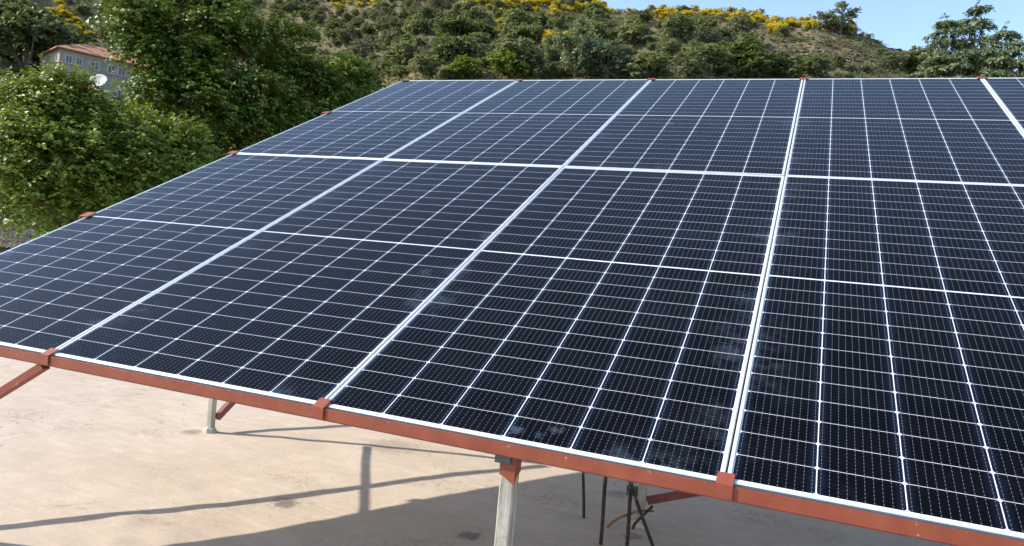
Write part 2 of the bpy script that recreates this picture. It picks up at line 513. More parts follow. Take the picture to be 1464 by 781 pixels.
# back edge, side and middle members under the panels
for name, a, b in (('rear_beam', P3(0, AH - .03, -.058), P3(AW, AH - .03, -.058)),
                   ('middle_beam', P3(0, PITCHY, -.058), P3(AW, PITCHY, -.058))):
    rbar(name, a, b, .04, .04, M_REDD, up=(0, -st, ct))
for u in (0.07, 2.9, AW - .02):
    rbar('rafter', P3(u, .05 if u < 1 else .3, -.06 if u < 1 else -.10), P3(u, AH, -.06 if u < 1 else -.10), .04, .04, M_REDD, up=(0, -st, ct))
for k in range(1, 5):
    rbar('seam_rail', P3(k * PITCHX, .02, -.052), P3(k * PITCHX, AH, -.052), .03, .03, M_REDD, up=(0, -st, ct))
# red strap clips folded over the edges
def clip(c_, along, inward, outd, wid=.048, reach=.045, drop=.03, m_=M_RED, out=.0115):
    """c_ on the outer frame edge; along = edge direction, inward = over the frame, outd = down the edge face"""
    along = Vector(along).normalized(); inward = Vector(inward).normalized(); outd = Vector(outd).normalized()
    nrm = Vector((0, -st, ct))
    mb = MB(); th = .003
    c_ = Vector(c_) + nrm * .0025
    a0 = c_ - along * wid / 2; a1 = c_ + along * wid / 2
    outw = -inward * out
    # top plate
    v = [a0 + outw, a1 + outw, a1 + inward * reach, a0 + inward * reach]
    v += [p + nrm * th for p in v]
    mb.add([rp(p) for p in v], [(0, 3, 2, 1), (4, 5, 6, 7), (0, 1, 5, 4), (1, 2, 6, 5), (2, 3, 7, 6), (3, 0, 4, 7)])
    # folded down face
    q0 = a0 + outw + nrm * th; q1 = a1 + outw + nrm * th
    v = [q0, q1, q1 + outd * drop, q0 + outd * drop]
    th2 = -inward * .003
    v += [p + th2 for p in v]
    mb.add([rp(p) for p in v], [(0, 1, 2, 3), (7, 6, 5, 4), (0, 4, 5, 1), (1, 5, 6, 2), (2, 6, 7, 3), (3, 7, 4, 0)])
    return mb.build('clip', m_, rack)
for k in (1, 2, 3, 4):
    clip(P3(k * PITCHX, 0, 0), (1, 0, 0), (0, ct, st), (0, 0, -1), wid=.040, reach=.028, drop=.0350)
for k in (0.03, 1, 2, 3, 4):
    clip(P3(k * PITCHX, AH, 0), (1, 0, 0), (0, -ct, -st), (0, st * .2, -1), wid=.06, reach=.03, drop=.05)
for v_ in (.5, 1.0, 1.47):
    clip(P3(0, v_ * PITCHY, 0), (0, ct, st), (1, 0, 0), (0, st * .2, -1), wid=.058 if v_ < .9 else .055, reach=.024, drop=.04, out=.035)
# posts
post_defs = [(-.01, -.045, 'left'), (2.885, .035, 'near'), (5.7, .035, ''), (-.02, 2.06, ''), (2.89, 2.06, ''), (5.7, 2.06, ''), (0.0, 4.0, ''), (2.89, 4.0, ''), (5.7, 4.0, '')]
for (X, Y, k) in post_defs:
    ztop = Y * math.tan(TILT) - (.042 if Y < .1 else .13)
    mb = MB()
    mb.bar(rp((X, Y, RZ - .02)), rp((X, Y, ztop)), .041, .041, (0, 1, 0), .004)
    po = mb.build('post', M_GALV, rack)
    fo = MB()
    # rough cement collar
    n_ = 9
    ring = []
    base = rp((X, Y, RZ))
    for lv, (rr, hh) in enumerate(((.046, -.01), (.043, .010), (.034, .028), (.026, .036))):
        ring.append([base + Vector((math.cos(2 * math.pi * q / n_) * rr * random.uniform(.8, 1.2), math.sin(2 * math.pi * q / n_) * rr * random.uniform(.8, 1.2), hh * random.uniform(.8, 1.15))) for q in range(n_)])
    v = [p for r_ in ring for p in r_]
    f = [(a * n_ + q, a * n_ + (q + 1) % n_, (a + 1) * n_ + (q + 1) % n_, (a + 1) * n_ + q) for a in range(3) for q in range(n_)]
    fo.add(v, f + [tuple(range(3 * n_, 4 * n_))])
    fo.build('cement_footing', M_GROUT, po)
    if k == 'near':
        po['label'] = 'weathered grey post nearest the camera with a red painted top'
        # painted top sleeve with a drip, and the dark plate welded on
        z1 = ztop; h = .0222
        pb = MB()
        def faceband(ax, sgn, lows):
            # strip proud of one face; lows = [(offset along face, z of paint edge)]
            v = []
            for (o_, zz) in lows:
                for z_ in (z1, zz):
                    if ax == 'x': v.append(rp((X + o_, Y + sgn * h, z_)))
                    else: v.append(rp((X + sgn * h, Y + o_, z_)))
            f = [(2 * i_, 2 * i_ + 1, 2 * i_ + 3, 2 * i_ + 2) for i_ in range(len(lows) - 1)]
            pb.add(v, f)
        faceband('x', -1, [(-.0222, z1 - .070), (-.010, z1 - .073), (.0, z1 - .080), (.012, z1 - .088), (.0222, z1 - .092)])
        faceband('y', 1, [(-.0222, z1 - .092), (-.012, z1 - .080), (.0, z1 - .07), (.0222, z1 - .065)])
        faceband('x', 1, [(-.0222, z1 - .06), (.0222, z1 - .065)])
        faceband('y', -1, [(-.0222, z1 - .070), (.0222, z1 - .06)])
        pb.build('paint_sleeve', M_RED, po)
        pl = MB(); pl.bar(rp((X - .036, Y - .026, z1 - .019)), rp((X + .009, Y - .026, z1 - .019)), .005, .040, (0, 0, 1), .001)
        pl.build('plate', M_DARKPL, po)
# braces
def brace(a, b, wx=.035, wz=.035, m_=M_RED, label=None, up=(0, 0, 1)):
    return rbar('brace', a, b, wx, wz, m_, up, .001, label)
brace((.0, -.03, -.74), (1.12, .01, -.045), .03, .028)                                  # front left post -> first front clip
brace((0, .03, -.545), (0, 2.02, .73), .035, .042, M_REDD)                                     # left side, foot -> middle post head
brace((0.0, 2.09, -.775), (0.0, 3.95, .46), .035, .045, M_REDD)                               # left side, middle foot -> rear head
brace((0, 2.02, -.10), (.09, .73, .32), .024, .026, M_REDD)                                    # left side, middle post -> side rafter
brace((2.915, 2.085, -.735), (5.68, 2.085, .34), .03, .04, M_REDD)                              # middle row brace
brace((2.80, 2.085, -.70), (2.90, 2.085, -.70), .02, .05, M_DARKPL)

# ------------------------------------------------------------------ reinforcing bars
def rebar(pts, rad, label, name='rebar', m_=M_RUST, group='rusty reinforcing bars rising from the roof'):
    P = [Vector(p) for p in pts]
    # resample
    out = []
    for a, b in zip(P[:-1], P[1:]):
        n_ = max(2, int((b - a).length / .008))
        for k in range(n_): out.append(a.lerp(b, k / n_))
    out.append(P[-1])
    out = [p + Vector((math.sin(i * .13) * .0012, math.cos(i * .11) * .0012, 0)) for i, p in enumerate(out)]
    base = Vector(P[0])
    mb = MB()
    mb.tube([p - base for p in out], rad, 8, .09)
    o = mb.build(name, m_, None, smooth=True)
    o.location = base
    tag(o, label, 'rebar', group)
    return o
def ext(a, b, z):
    a = np.array(a); b = np.array(b)
    t = (z - a[2]) / (b[2] - a[2])
    return a + (b - a) * t
a, b = at_y(834.5, 744, 2.0), at_y(834, 672, 2.0)
rebar([ext(a, b, RZ - .01), ext(a, b, .25)], .0080, 'short straight rusty rebar, leftmost of the bars, standing in a pale stain')
a, b = at_y(858.5, 779, 1.68), at_y(867, 672, 1.68)
rebar([ext(a, b, RZ - .01), ext(a, b, .22)], .0092, 'straight dark rebar second from the left, its foot on the roof in view')
a, b = at_y(896, 781, 1.66), at_y(904, 678, 1.66)
rebar([ext(a, b, RZ - .01), ext(a, b, .2)], .0092, 'nearly upright dark rebar crossed near its top by the slanting one')
a, b = at_y(933, 781, 1.60), at_y(897, 678, 1.64)
rebar([ext(a, b, RZ - .01), ext(a, b, .2)], .0088, 'dark rebar slanting down to the right in front of the short post')
pp = [at_y(x_, y_, Y_) for x_, y_, Y_ in ((868, 754, 1.93), (876, 746, 1.93), (887, 739.5, 1.92), (899, 735, 1.91), (908, 732, 1.90), (918, 730, 1.9), (935, 731, 1.9))]
rebar([Vector(p) for p in pp], .0062, 'thin curved tie bar with an orange rusty end bent low around the bars', 'bent_rebar', M_RUSTO, None)
pp = [at_y(x_, y_, Y_) for x_, y_, Y_ in ((904, 757, 1.80), (908, 748, 1.81), (916, 740, 1.82), (924, 732, 1.83), (933, 723.5, 1.84))]
rebar([Vector(p) for p in pp], .0068, 'short hooked tie bar tied across the slanting rebar by the post foot', 'bent_rebar', M_RUST, None)

# tiny grit on the roof
gb = MB()
for k in range(170):
    X, Y = random.uniform(-3.2, 4.5), random.uniform(-1.0, 3.2)
    s_ = random.choice((.002, .003, .003, .005)) * random.uniform(.7, 1.4)
    z_ = RZ + float(roof_h(np.array(X), np.array(Y)))
    v = [(X + random.uniform(-1, 1) * s_ * 1.5, Y + random.uniform(-1, 1) * s_ * 1.5, z_ + random.uniform(0, 1) * s_) for _ in range(4)]
    v[0] = (X, Y, z_ + s_ * 1.3)
    gb.add(v, [(0, 1, 2), (0, 2, 3), (0, 3, 1), (1, 3, 2)])
M_GRIT = noisy('dark grit', [(0.4, (0.10, 0.08, 0.06)), (0.6, (0.30, 0.25, 0.2))], 5, rough=0.95)
tag(gb.build('grit', M_GRIT), 'fine dark grit scattered over the sandy cement roof', 'grit', kind='stuff')

# ------------------------------------------------------------------ terrain
C0 = CAM
def sstep(a, b, x):
    t = np.clip((x - a) / (b - a), 0, 1); return t * t * (3 - 2 * t)
AZ = np.array([-100, -80, -57, -45, -30, -20, -15.9, -11.2, -8.5, -4, -.7, 2.1, 4.9, 7.1, 9.6, 12.1, 20, 35, 60.])
EL = np.array([8, 20, 24, 25, 23.5, 21.0, 19.6, 19.4, 19.1, 18.8, 18.6, 17.9, 16.9, 16.1, 15.1, 14.2, 10, 5, 0.])
RR = np.array([175, 175, 175, 170, 150, 128, 122, 118, 116, 114, 112, 111, 110, 110, 110, 110, 110, 120, 120.])
EX = np.array([3.0, 3.0, 3.0, 2.4, 1.15, 1.0, .95, .9, .9, .9, .9, .9, .9, .9, .9, .9, .9, 1, 1.])
_ph = rng.uniform(0, 6.28, 24)
def terr(X, Y):
    X = np.asarray(X, float); Y = np.asarray(Y, float)
    dx, dy = X - C0[0], Y - C0[1]
    az = np.degrees(np.arctan2(dx, dy)); r = np.hypot(dx, dy)
    el = np.interp(az, AZ, EL, left=0, right=0)
    Rr = np.interp(az, AZ, RR, left=120, right=120)
    ex = np.interp(az, AZ, EX, left=1, right=1)
    zr = np.maximum(Rr * np.tan(np.radians(el)), -6)
    t = np.clip((r - 32) / (Rr - 32), 0, 1)
    z = -6.5 + (zr + 6.5) * t ** ex
    over = np.clip((r - Rr) / 120, 0, None)
    z = z - (zr + 6.5) * 0.55 * (1 - np.exp(-over * 1.6)) * (el > 0)
    nz = 0
    for k, (sc, am) in enumerate(((28, 1.6), (13, .8), (6.5, .45), (3.1, .22), (1.6, .12))):
        nz = nz + am * np.sin(X / sc * 2.1 + _ph[k] + 1.3 * np.sin(Y / sc * 1.7 + _ph[k + 5])) * np.sin(Y / sc * 1.9 + _ph[k + 10] + 1.1 * np.sin(X / sc * 1.3 + _ph[k + 15]))
    amp = sstep(34, 60, r)
    z = z + nz * amp * (1 - .5 * sstep(.9, 1.1, r / Rr))
    # old cultivation terraces cut in the slope
    stp = 1.7
    tz = np.floor(z / stp) * stp + stp * sstep(.62, .95, (z / stp) % 1)
    ta = .75 * np.exp(-((az + 38) / 6.5) ** 2) + .35 * np.exp(-((az + 2) / 7) ** 2) * 0 + .25 * sstep(-30, -20, az)
    z = z * (1 - ta * amp) + tz * ta * amp
    return z
for px_ in (870, 960, 1010, 1100, 1170, 1230, 1290, 1340, 1400, 1464, 20, 130):
    for y_ in range(-80, 140, 4):
        v_ = ray(px_, y_); v_ = v_ / math.hypot(v_[0], v_[1]); r_ = np.arange(40, 260, 1.)
        if (terr(C0[0] + v_[0] * r_, C0[1] + v_[1] * r_) > C0[2] + v_[2] * r_).any():
            print('skyline', px_, y_); break
azs = np.radians(np.concatenate([np.arange(-85, 40, .22), np.arange(40, 275, 3.0)]))
rs = np.concatenate([[0.5, 6, 14, 22, 28, 32, 36, 42, 48], np.arange(52, 180, .75), np.geomspace(182, 3500, 26)])
A_, B_ = np.meshgrid(azs, rs, indexing='ij')
GX = C0[0] + B_ * np.sin(A_); GY = C0[1] + B_ * np.cos(A_)
GZ = terr(GX, GY)
na, nr = A_.shape
idx = np.arange(na * nr).reshape(na, nr)
nxt = np.roll(idx, -1, axis=0)
tf = np.stack([idx[:, :-1], idx[:, 1:], nxt[:, 1:], nxt[:, :-1]], -1).reshape(-1, 4)[:, ::-1]
M_HILL = mat('stony hillside', rough=0.95, spec=0.2)
mm = M_HILL
c = N(mm, 'ShaderNodeNewGeometry').outputs['Position']
n1 = noise(mm, c, .09, 5, .6); n2 = noise(mm, c, .6, 6, .7); n3 = noise(mm, c, 3.0, 4, .7)
cc = ramp(mm, n2, [(.3, (.11, .080, .050)), (.5, (.21, .150, .098)), (.7, (.32, .235, .16))])
cc = mix(mm, ramp(mm, n1, [(.42, g(.85)), (.62, g(.15))]), cc, (.13, .135, .058))
cc = mix(mm, ramp(mm, n3, [(.35, g(.6)), (.55, g(0))]), cc, (.05, .048, .025))
L(mm, cc, BS(mm).inputs['Base Color'])
bump(mm, MA(mm, 'ADD', n2, MA(mm, 'MULTIPLY', n3, .4)), .8, .6)
te = mesh_obj('hillside_terrain', np.stack([GX, GY, GZ], -1).reshape(-1, 3), tf, M_HILL, None, smooth=False)
tag(te, kind='structure')

def on_hill(px, py, rmin=45):
    v = ray(px, py); v = v / math.hypot(v[0], v[1])
    r = np.arange(rmin, 260, .5)
    X = C0[0] + v[0] * r; Y = C0[1] + v[1] * r; Z = C0[2] + v[2] * r
    T = terr(X, Y)
    w_ = np.where(T >= Z)[0]
    if len(w_) == 0 or w_[0] == 0 and T[0] > Z[0] + 3: return None
    k = w_[0]
    return np.array([X[k], Y[k], T[k]])

# ------------------------------------------------------------------ foliage
def leafmat(name, dark, light, trans=0.35, rough=.55, hue2=None):
    mm = bpy.data.materials.new(name); mm.use_nodes = True
    t = mm.node_tree; b = t.nodes['Principled BSDF']; out = t.nodes['Material Output']
    gi = N(mm, 'ShaderNodeNewGeometry'); oi = N(mm, 'ShaderNodeObjectInfo')
    cl = ramp(mm, gi.outputs['Random Per Island'], [(0, dark), (.65, tuple((a + b_) / 2 for a, b_ in zip(dark, light))), (1, light)])
    if hue2: cl = mix(mm, MA(mm, 'MULTIPLY', oi.outputs['Random'], .8), cl, hue2)
    L(mm, cl, b.inputs['Base Color']); b.inputs['Roughness'].default_value = rough
    b.inputs['Specular IOR Level'].default_value = .28
    tr = N(mm, 'ShaderNodeBsdfTranslucent')
    L(mm, mix(mm, .5, cl, (light[0] * 1.25, light[1] * 1.4, light[2] * .6)), tr.inputs['Color'])
    ms = N(mm, 'ShaderNodeMixShader'); ms.inputs[0].default_value = trans
    L(mm, b.outputs[0], ms.inputs[1]); L(mm, tr.outputs[0], ms.inputs[2]); L(mm, ms.outputs[0], out.inputs['Surface'])
    return mm
def nrm(a): return a / (np.linalg.norm(a, axis=-1, keepdims=True) + 1e-9)
def leaves(pos, axis, normal, ln, wd):
    """one folded leaf per row -> quad arrays"""
    ax = nrm(axis); side = nrm(np.cross(ax, normal)); nn = np.cross(side, ax)
    ln = ln[:, None]; wd = wd[:, None]
    v0 = pos; v2 = pos + ax * ln - nn * ln * .12
    v1 = pos + ax * ln * .45 + side * wd + nn * wd * .35
    v3 = pos + ax * ln * .45 - side * wd + nn * wd * .35
    v = np.stack([v0, v1, v2, v3], 1).reshape(-1, 3)
    f = np.arange(len(pos) * 4).reshape(-1, 4)
    return v, f
def shoots(P, D, Ls, nl, lsize, droop=.25, wr=.34, spread=.95, rs_=rng):
    n = len(P)
    t = np.linspace(.12, 1, nl)[None, :, None]
    D = nrm(D); up = np.array([0, 0, 1.])
    Ls = Ls[:, None, None]
    pos = P[:, None, :] + D[:, None, :] * Ls * t - up * droop * Ls * t ** 2
    tang = nrm(D[:, None, :] - up * 2 * droop * t)
    side = nrm(np.cross(D, up + rs_.normal(0, .25, (n, 3))))[:, None, :]
    alt = (np.where(np.arange(nl) % 2 == 0, 1, -1))[None, :, None]
    ax = tang * .5 + side * alt * spread + rs_.normal(0, .3, (n, nl, 3)) + up * .05
    nr_ = up * .7 + D[:, None, :] * .7 + rs_.normal(0, .42, (n, nl, 3))
    ln = lsize * rs_.uniform(.6, 1.2, n * nl)
    return leaves(pos.reshape(-1, 3), ax.reshape(-1, 3), nr_.reshape(-1, 3), ln, ln * wr)
def sphere_dirs(n, rs_=rng, up=0.15):
    d = rs_.normal(0, 1, (n, 3)); d[:, 2] += up
    return nrm(d)
def crown(lobes, sub_per, sub_r, shoots_per, shoot_len, nl, lsize, droop=.3, wr=.34, seed=1, upb=.35, flat=.8, stray=.04, topb=.2):
    rs_ = np.random.default_rng(seed)
    V = []; F = []; b = 0
    for (c_, r_) in lobes:
        c_ = np.array(c_); r_ = np.array(r_) if hasattr(r_, '__len__') else np.array([r_, r_, r_ * .9])
        k = max(4, int(sub_per * (r_.mean() ** 2)))
        dd = sphere_dirs(k, rs_, .25)
        sc = c_ + dd * r_ * rs_.uniform(.55, .98, (k, 1))
        sr = sub_r * rs_.uniform(.6, 1.35, k)
        m_ = shoots_per
        d2 = sphere_dirs(k * m_, rs_, topb)
        rad = np.repeat(sr, m_)[:, None] * rs_.uniform(.35, 1.0, (k * m_, 1))
        st_ = rs_.random((k * m_, 1)) < stray
        rad = np.where(st_, rad * rs_.uniform(1.25, 1.8, rad.shape), rad)
        P = np.repeat(sc, m_, 0) + d2 * rad * np.array([1, 1, flat])
        D = d2 + np.repeat(dd, m_, 0) * .5 + np.array([0, 0, upb]) + rs_.normal(0, .35, (k * m_, 3))
        v, f = shoots(P, D, shoot_len * rs_.uniform(.5, 1.35, k * m_), nl, lsize, droop, wr, rs_=rs_)
        V.append(v); F.append(f + b); b += len(v)
    return np.concatenate(V), np.concatenate(F)
M_BARK = noisy('bark', [(0.3, (.05, .04, .03)), (.7, (.16, .13, .10))], 9, rough=.95, bumpy=.6, bd=.03, stretch=(1, 1, .3))

def limb_tree(name, base, lobes, mat_leaf, trunk_r, label, cat, group=None, seed=1, **kw):
    """trunk from base, a limb into each lobe, then twigs; the crown as leafy shoots"""
    base = np.array(base, float)
    root = empty(name, tuple(base))
    rs_ = random.Random(seed)
    tb = MB()
    cen = np.mean([l_[0] for l_ in lobes], axis=0)
    low = min(l_[0][2] - (l_[1] if not hasattr(l_[1], '__len__') else l_[1][2]) for l_ in lobes)
    fork = np.array([base[0] * .4 + cen[0] * .6, base[1] * .4 + cen[1] * .6, max(base[2] + 1.0, low * .6 + cen[2] * .4 - .4)])
    def seg(a, b, r0, r1, n_=6, wob=.08):
        a = np.array(a); b = np.array(b); ln = np.linalg.norm(b - a)
        pts = []; rr = []
        for i in range(n_ + 1):
            t = i / n_
            p = a + (b - a) * t
            p = p + np.array([rs_.uniform(-1, 1), rs_.uniform(-1, 1), rs_.uniform(-.5, .5) + math.sin(t * 3.14) * .8]) * wob * ln * (0 < i < n_)
            pts.append(p - base); rr.append(r0 * (1 - t) + r1 * t)
        tb.tube(pts, rr, 7)
    seg(base - np.array([0, 0, .3]), fork, trunk_r, trunk_r * .7, 7, .02)
    for (c_, r_) in lobes:
        rr = r_ if not hasattr(r_, '__len__') else float(np.mean(r_))
        seg(fork, c_, trunk_r * .45, trunk_r * .14, 7, .06)
        for _ in range(5):
            d_ = np.array([rs_.gauss(0, 1), rs_.gauss(0, 1), rs_.gauss(.3, 1)]); d_ /= np.linalg.norm(d_)
            seg(c_, np.array(c_) + d_ * rr * .95, trunk_r * .13, trunk_r * .03, 5, .08)
    tb.build('trunk', M_BARK, root, smooth=True)
    v, f = crown([(np.array(c_) - base, r_) for c_, r_ in lobes], seed=seed, **kw)
    # the inner foliage that keeps the heart of the crown in its own shade
    k2 = dict(kw); k2.update(sub_per=kw['sub_per'] * .9, sub_r=kw['sub_r'] * 1.1, shoots_per=26, lsize=kw['lsize'] * 1.3, nl=8, stray=0, topb=0)
    v2, f2 = crown([(np.array(c_) - base, np.array(r_) * .46) for c_, r_ in lobes], seed=seed + 7, **k2)
    f = np.concatenate([f, f2 + len(v)]); v = np.concatenate([v, v2])
    mesh_obj('crown', v, f, mat_leaf, root)
    tag(root, label, cat, group)
    return root

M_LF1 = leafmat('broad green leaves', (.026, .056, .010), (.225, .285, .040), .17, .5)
M_LFD = leafmat('dark green leaves', (.022, .042, .012), (.085, .125, .030), .12, .45)  # darker leaf green, used on the low bush only
M_LF2 = leafmat('fresh green leaves', (.055, .095, .014), (.320, .375, .055), .20, .5)
M_OAK = leafmat('oak leaves', (.125, .148, .066), (.320, .335, .165), .32, .65, (.155, .165, .090))
M_OAKD = leafmat('dark evergreen oak leaves', (.070, .095, .036), (.215, .245, .100), .28, .65)
M_BRI = leafmat('yellow green leaves', (.10, .145, .022), (.25, .31, .055), .38, .6)
M_SIL = leafmat('silvery poplar leaves', (.09, .12, .065), (.26, .30, .19), .3, .5)
M_OLV = leafmat('grey green shrub leaves', (.11, .12, .068), (.26, .265, .165), .28, .75)
M_BROOM = leafmat('yellow broom flowers', (.55, .42, .03), (.95, .75, .08), .25, .7)
M_BRG = leafmat('broom stems', (.05, .07, .02), (.12, .14, .04), .2, .7)
M_CED = leafmat('cedar needles', (.048, .075, .032), (.24, .275, .14), .15, .6)
M_DRY = leafmat('dry grass and low scrub', (.10, .092, .045), (.27, .225, .125), .2, .8)

def lobe_px(px, py, rad_px, r, flat=.9):
    p = at(px, py, r)
    v = ray(px, py); depth = r / math.hypot(v[0], v[1])
    rr = rad_px * depth / FPX
    return (p, (rr, rr, rr * flat))

# big broadleaf tree beside the roof
lob = [lobe_px(*q) for q in (
    (300, 62, 62, 14.5), (252, 95, 60, 14), (222, 60, 26, 14), (330, 22, 30, 14.8), (268, 22, 34, 14.5), (385, 88, 58, 15),
    (340, 128, 80, 14), (425, 128, 52, 15), (268, 168, 70, 13.5), (350, 200, 75, 14), (428, 180, 58, 15), (478, 128, 34, 15.5),
    (505, 118, 24, 16), (226, 138, 32, 13.5), (310, 255, 60, 13.5), (460, 165, 40, 15.5), (200, 34, 16, 14))]
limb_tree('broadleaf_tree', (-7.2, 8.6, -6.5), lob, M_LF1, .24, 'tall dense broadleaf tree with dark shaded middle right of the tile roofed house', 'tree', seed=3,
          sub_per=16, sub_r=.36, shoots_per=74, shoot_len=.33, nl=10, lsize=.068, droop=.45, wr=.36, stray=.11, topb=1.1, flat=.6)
# lighter tree at the left
lob = [lobe_px(*q) for q in (
    (112, 192, 34, 11), (60, 205, 46, 11), (158, 218, 36, 11), (98, 250, 62, 10.8), (32, 258, 46, 10.8), (190, 232, 44, 11),
    (168, 278, 44, 10.8), (112, 290, 40, 10.8), (232, 262, 36, 11.3), (222, 205, 30, 11.5), (76, 158, 16, 11.3), (94, 152, 9, 11.3), (20, 205, 30, 11),
    (250, 222, 26, 11.6), (68, 296, 22, 10.6), (14, 160, 12, 11.5))]
limb_tree('leafy_tree', (-5.9, 4.9, -6.5), lob, M_LF2, .16, 'bright green feathery leaved tree at the left edge below the satellite dish', 'tree', seed=5,
          sub_per=15, sub_r=.34, shoots_per=84, shoot_len=.36, nl=12, lsize=.055, droop=.4, wr=.33, stray=.13, topb=1.0, flat=.65)
# darker bush mass right behind them, by the array's left edge
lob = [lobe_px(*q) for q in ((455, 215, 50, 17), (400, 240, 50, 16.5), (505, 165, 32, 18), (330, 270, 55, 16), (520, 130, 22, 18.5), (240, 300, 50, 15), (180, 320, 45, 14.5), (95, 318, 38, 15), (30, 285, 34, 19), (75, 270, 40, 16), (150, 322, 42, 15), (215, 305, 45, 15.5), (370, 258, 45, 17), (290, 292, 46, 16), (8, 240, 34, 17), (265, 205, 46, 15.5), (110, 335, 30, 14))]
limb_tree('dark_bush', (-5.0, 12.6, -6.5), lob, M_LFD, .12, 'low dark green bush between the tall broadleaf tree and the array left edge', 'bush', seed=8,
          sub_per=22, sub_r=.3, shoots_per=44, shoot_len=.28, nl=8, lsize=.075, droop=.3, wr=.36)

# ------------------------------------------------------------------ hill vegetation: shared unit crowns
def unit_bush(seed, nlobes, leafm, lsz, squash=.8, dens=1.0, tall=1.0):
    """bush of about 1 m radius standing on z = 0; returns (crown mesh, trunk mesh)"""
    rs_ = np.random.default_rng(seed)
    lobes = [((0, 0, .62 * tall), (.62, .62, .60 * tall))]
    for k in range(nlobes):
        a = rs_.uniform(0, 6.28); d_ = rs_.uniform(.3, .68)
        lobes.append(((math.cos(a) * d_, math.sin(a) * d_, rs_.uniform(.18, .95) * tall), tuple(np.array([1, 1, squash]) * rs_.uniform(.26, .46))))
    v, f = crown(lobes, 62 * dens, .15, int(13), .13, 6, lsz, .2, .42, seed=seed + 50, stray=.08, topb=.7)
    v[:, 2] = np.maximum(v[:, 2], -.05)
    me = mesh_obj('crown', v, f, leafm); mesh = me.data
    bpy.data.objects.remove(me)
    tb = MB()
    tb.tube([(0, 0, -.25), (.03, .02, .3), (0, -.02, .8 * tall)], [.08, .055, .02], 6)
    for k in range(5):
        c_ = lobes[1 + k % nlobes][0]
        tb.tube([(0, 0, .15), (c_[0] * .5, c_[1] * .5, c_[2] * .6), c_], [.04, .03, .012], 5)
    t_ = tb.build('trunk', M_BARK); tm = t_.data
    bpy.data.objects.remove(t_)
    return mesh, tm
KINDS = {
 'oak': [unit_bush(100 + i, 8, M_OAK, .095) for i in range(5)],
 'dark': [unit_bush(120 + i, 8, M_OAKD, .095) for i in range(4)],
 'olive': [unit_bush(140 + i, 6, M_OLV, .085, dens=.8) for i in range(4)],
 'bright': [unit_bush(160 + i, 8, M_BRI, .080, dens=1.1) for i in range(2)],
 'silver': [unit_bush(180 + i, 9, M_SIL, .075, dens=1.2, tall=1.3) for i in range(2)],
}
BB = []
for i in range(4):
    rs_ = np.random.default_rng(300 + i)
    lb = [((0, 0, .4), (.6, .6, .35))] + [((rs_.uniform(-.6, .6), rs_.uniform(-.6, .6), rs_.uniform(.25, .6)), .28) for _ in range(5)]
    v, f = crown(lb, 50, .15, 12, .16, 5, .075, .1, .5, seed=310 + i, upb=.8)
    a = mesh_obj('flowers', v, f, M_BROOM); am = a.data; bpy.data.objects.remove(a)
    v, f = crown([(l_[0][:2] + (l_[0][2] * .7,), np.array(l_[1]) * .85) for l_ in lb], 40, .15, 9, .16, 5, .07, .1, .35, seed=330 + i, upb=.8)
    v[:, 2] = np.maximum(v[:, 2], -.1)
    a = mesh_obj('stems', v, f, M_BRG); bm_ = a.data; bpy.data.objects.remove(a)
    BB.append((am, bm_))
NM = {'oak': 'oak_bush', 'dark': 'evergreen_oak', 'olive': 'grey_shrub', 'bright': 'green_tree', 'silver': 'poplar_tree'}
LBA = {'oak': 'rounded mid green oak bush', 'dark': 'dense dark green evergreen oak', 'olive': 'grey green low shrub', 'bright': 'yellow green leafy tree', 'silver': 'silvery leaved poplar like tree'}
placed = []
def zone(px, py):
    h = 'left of the big broadleaf tree' if px < 190 else 'right above the big broadleaf tree' if px < 520 else 'above the second top clip' if px < 830 else 'above the third top clip' if px < 1060 else 'below the bare slope with rocks' if py > 70 and px < 1300 else 'near the cedar'
    v_ = 'along the hill crest' if (py < 26 and px > 760) or (py < 60 and px > 1200) else 'high on the hillside' if py < 40 else 'halfway up the hillside' if py < 75 else 'at the hillside foot'
    return v_ + ', ' + h
def put(kind, p, sz, label=None, stretch=1.0, group=None, px=0, py=0, cat=None):
    random_m = random.choice(KINDS[kind])
    o = empty(NM[kind], (p[0], p[1], p[2] - .12 * sz), (0, 0, random.uniform(0, 6.28)))
    o.scale = (sz, sz * random.uniform(.85, 1.15), sz * stretch)
    for nme, me in (('crown', random_m[0]), ('trunk', random_m[1])):
        ch = bpy.data.objects.new(nme, me); COL.objects.link(ch); ch.parent = o
    tag(o, label or (LBA[kind] + ' ' + zone(px, py)), cat or ('tree' if kind in ('bright', 'silver', 'dark') else 'bush'),
        group or ('bushes and small trees on the hillside'))
    placed.append((p[0], p[1], sz))
    return o

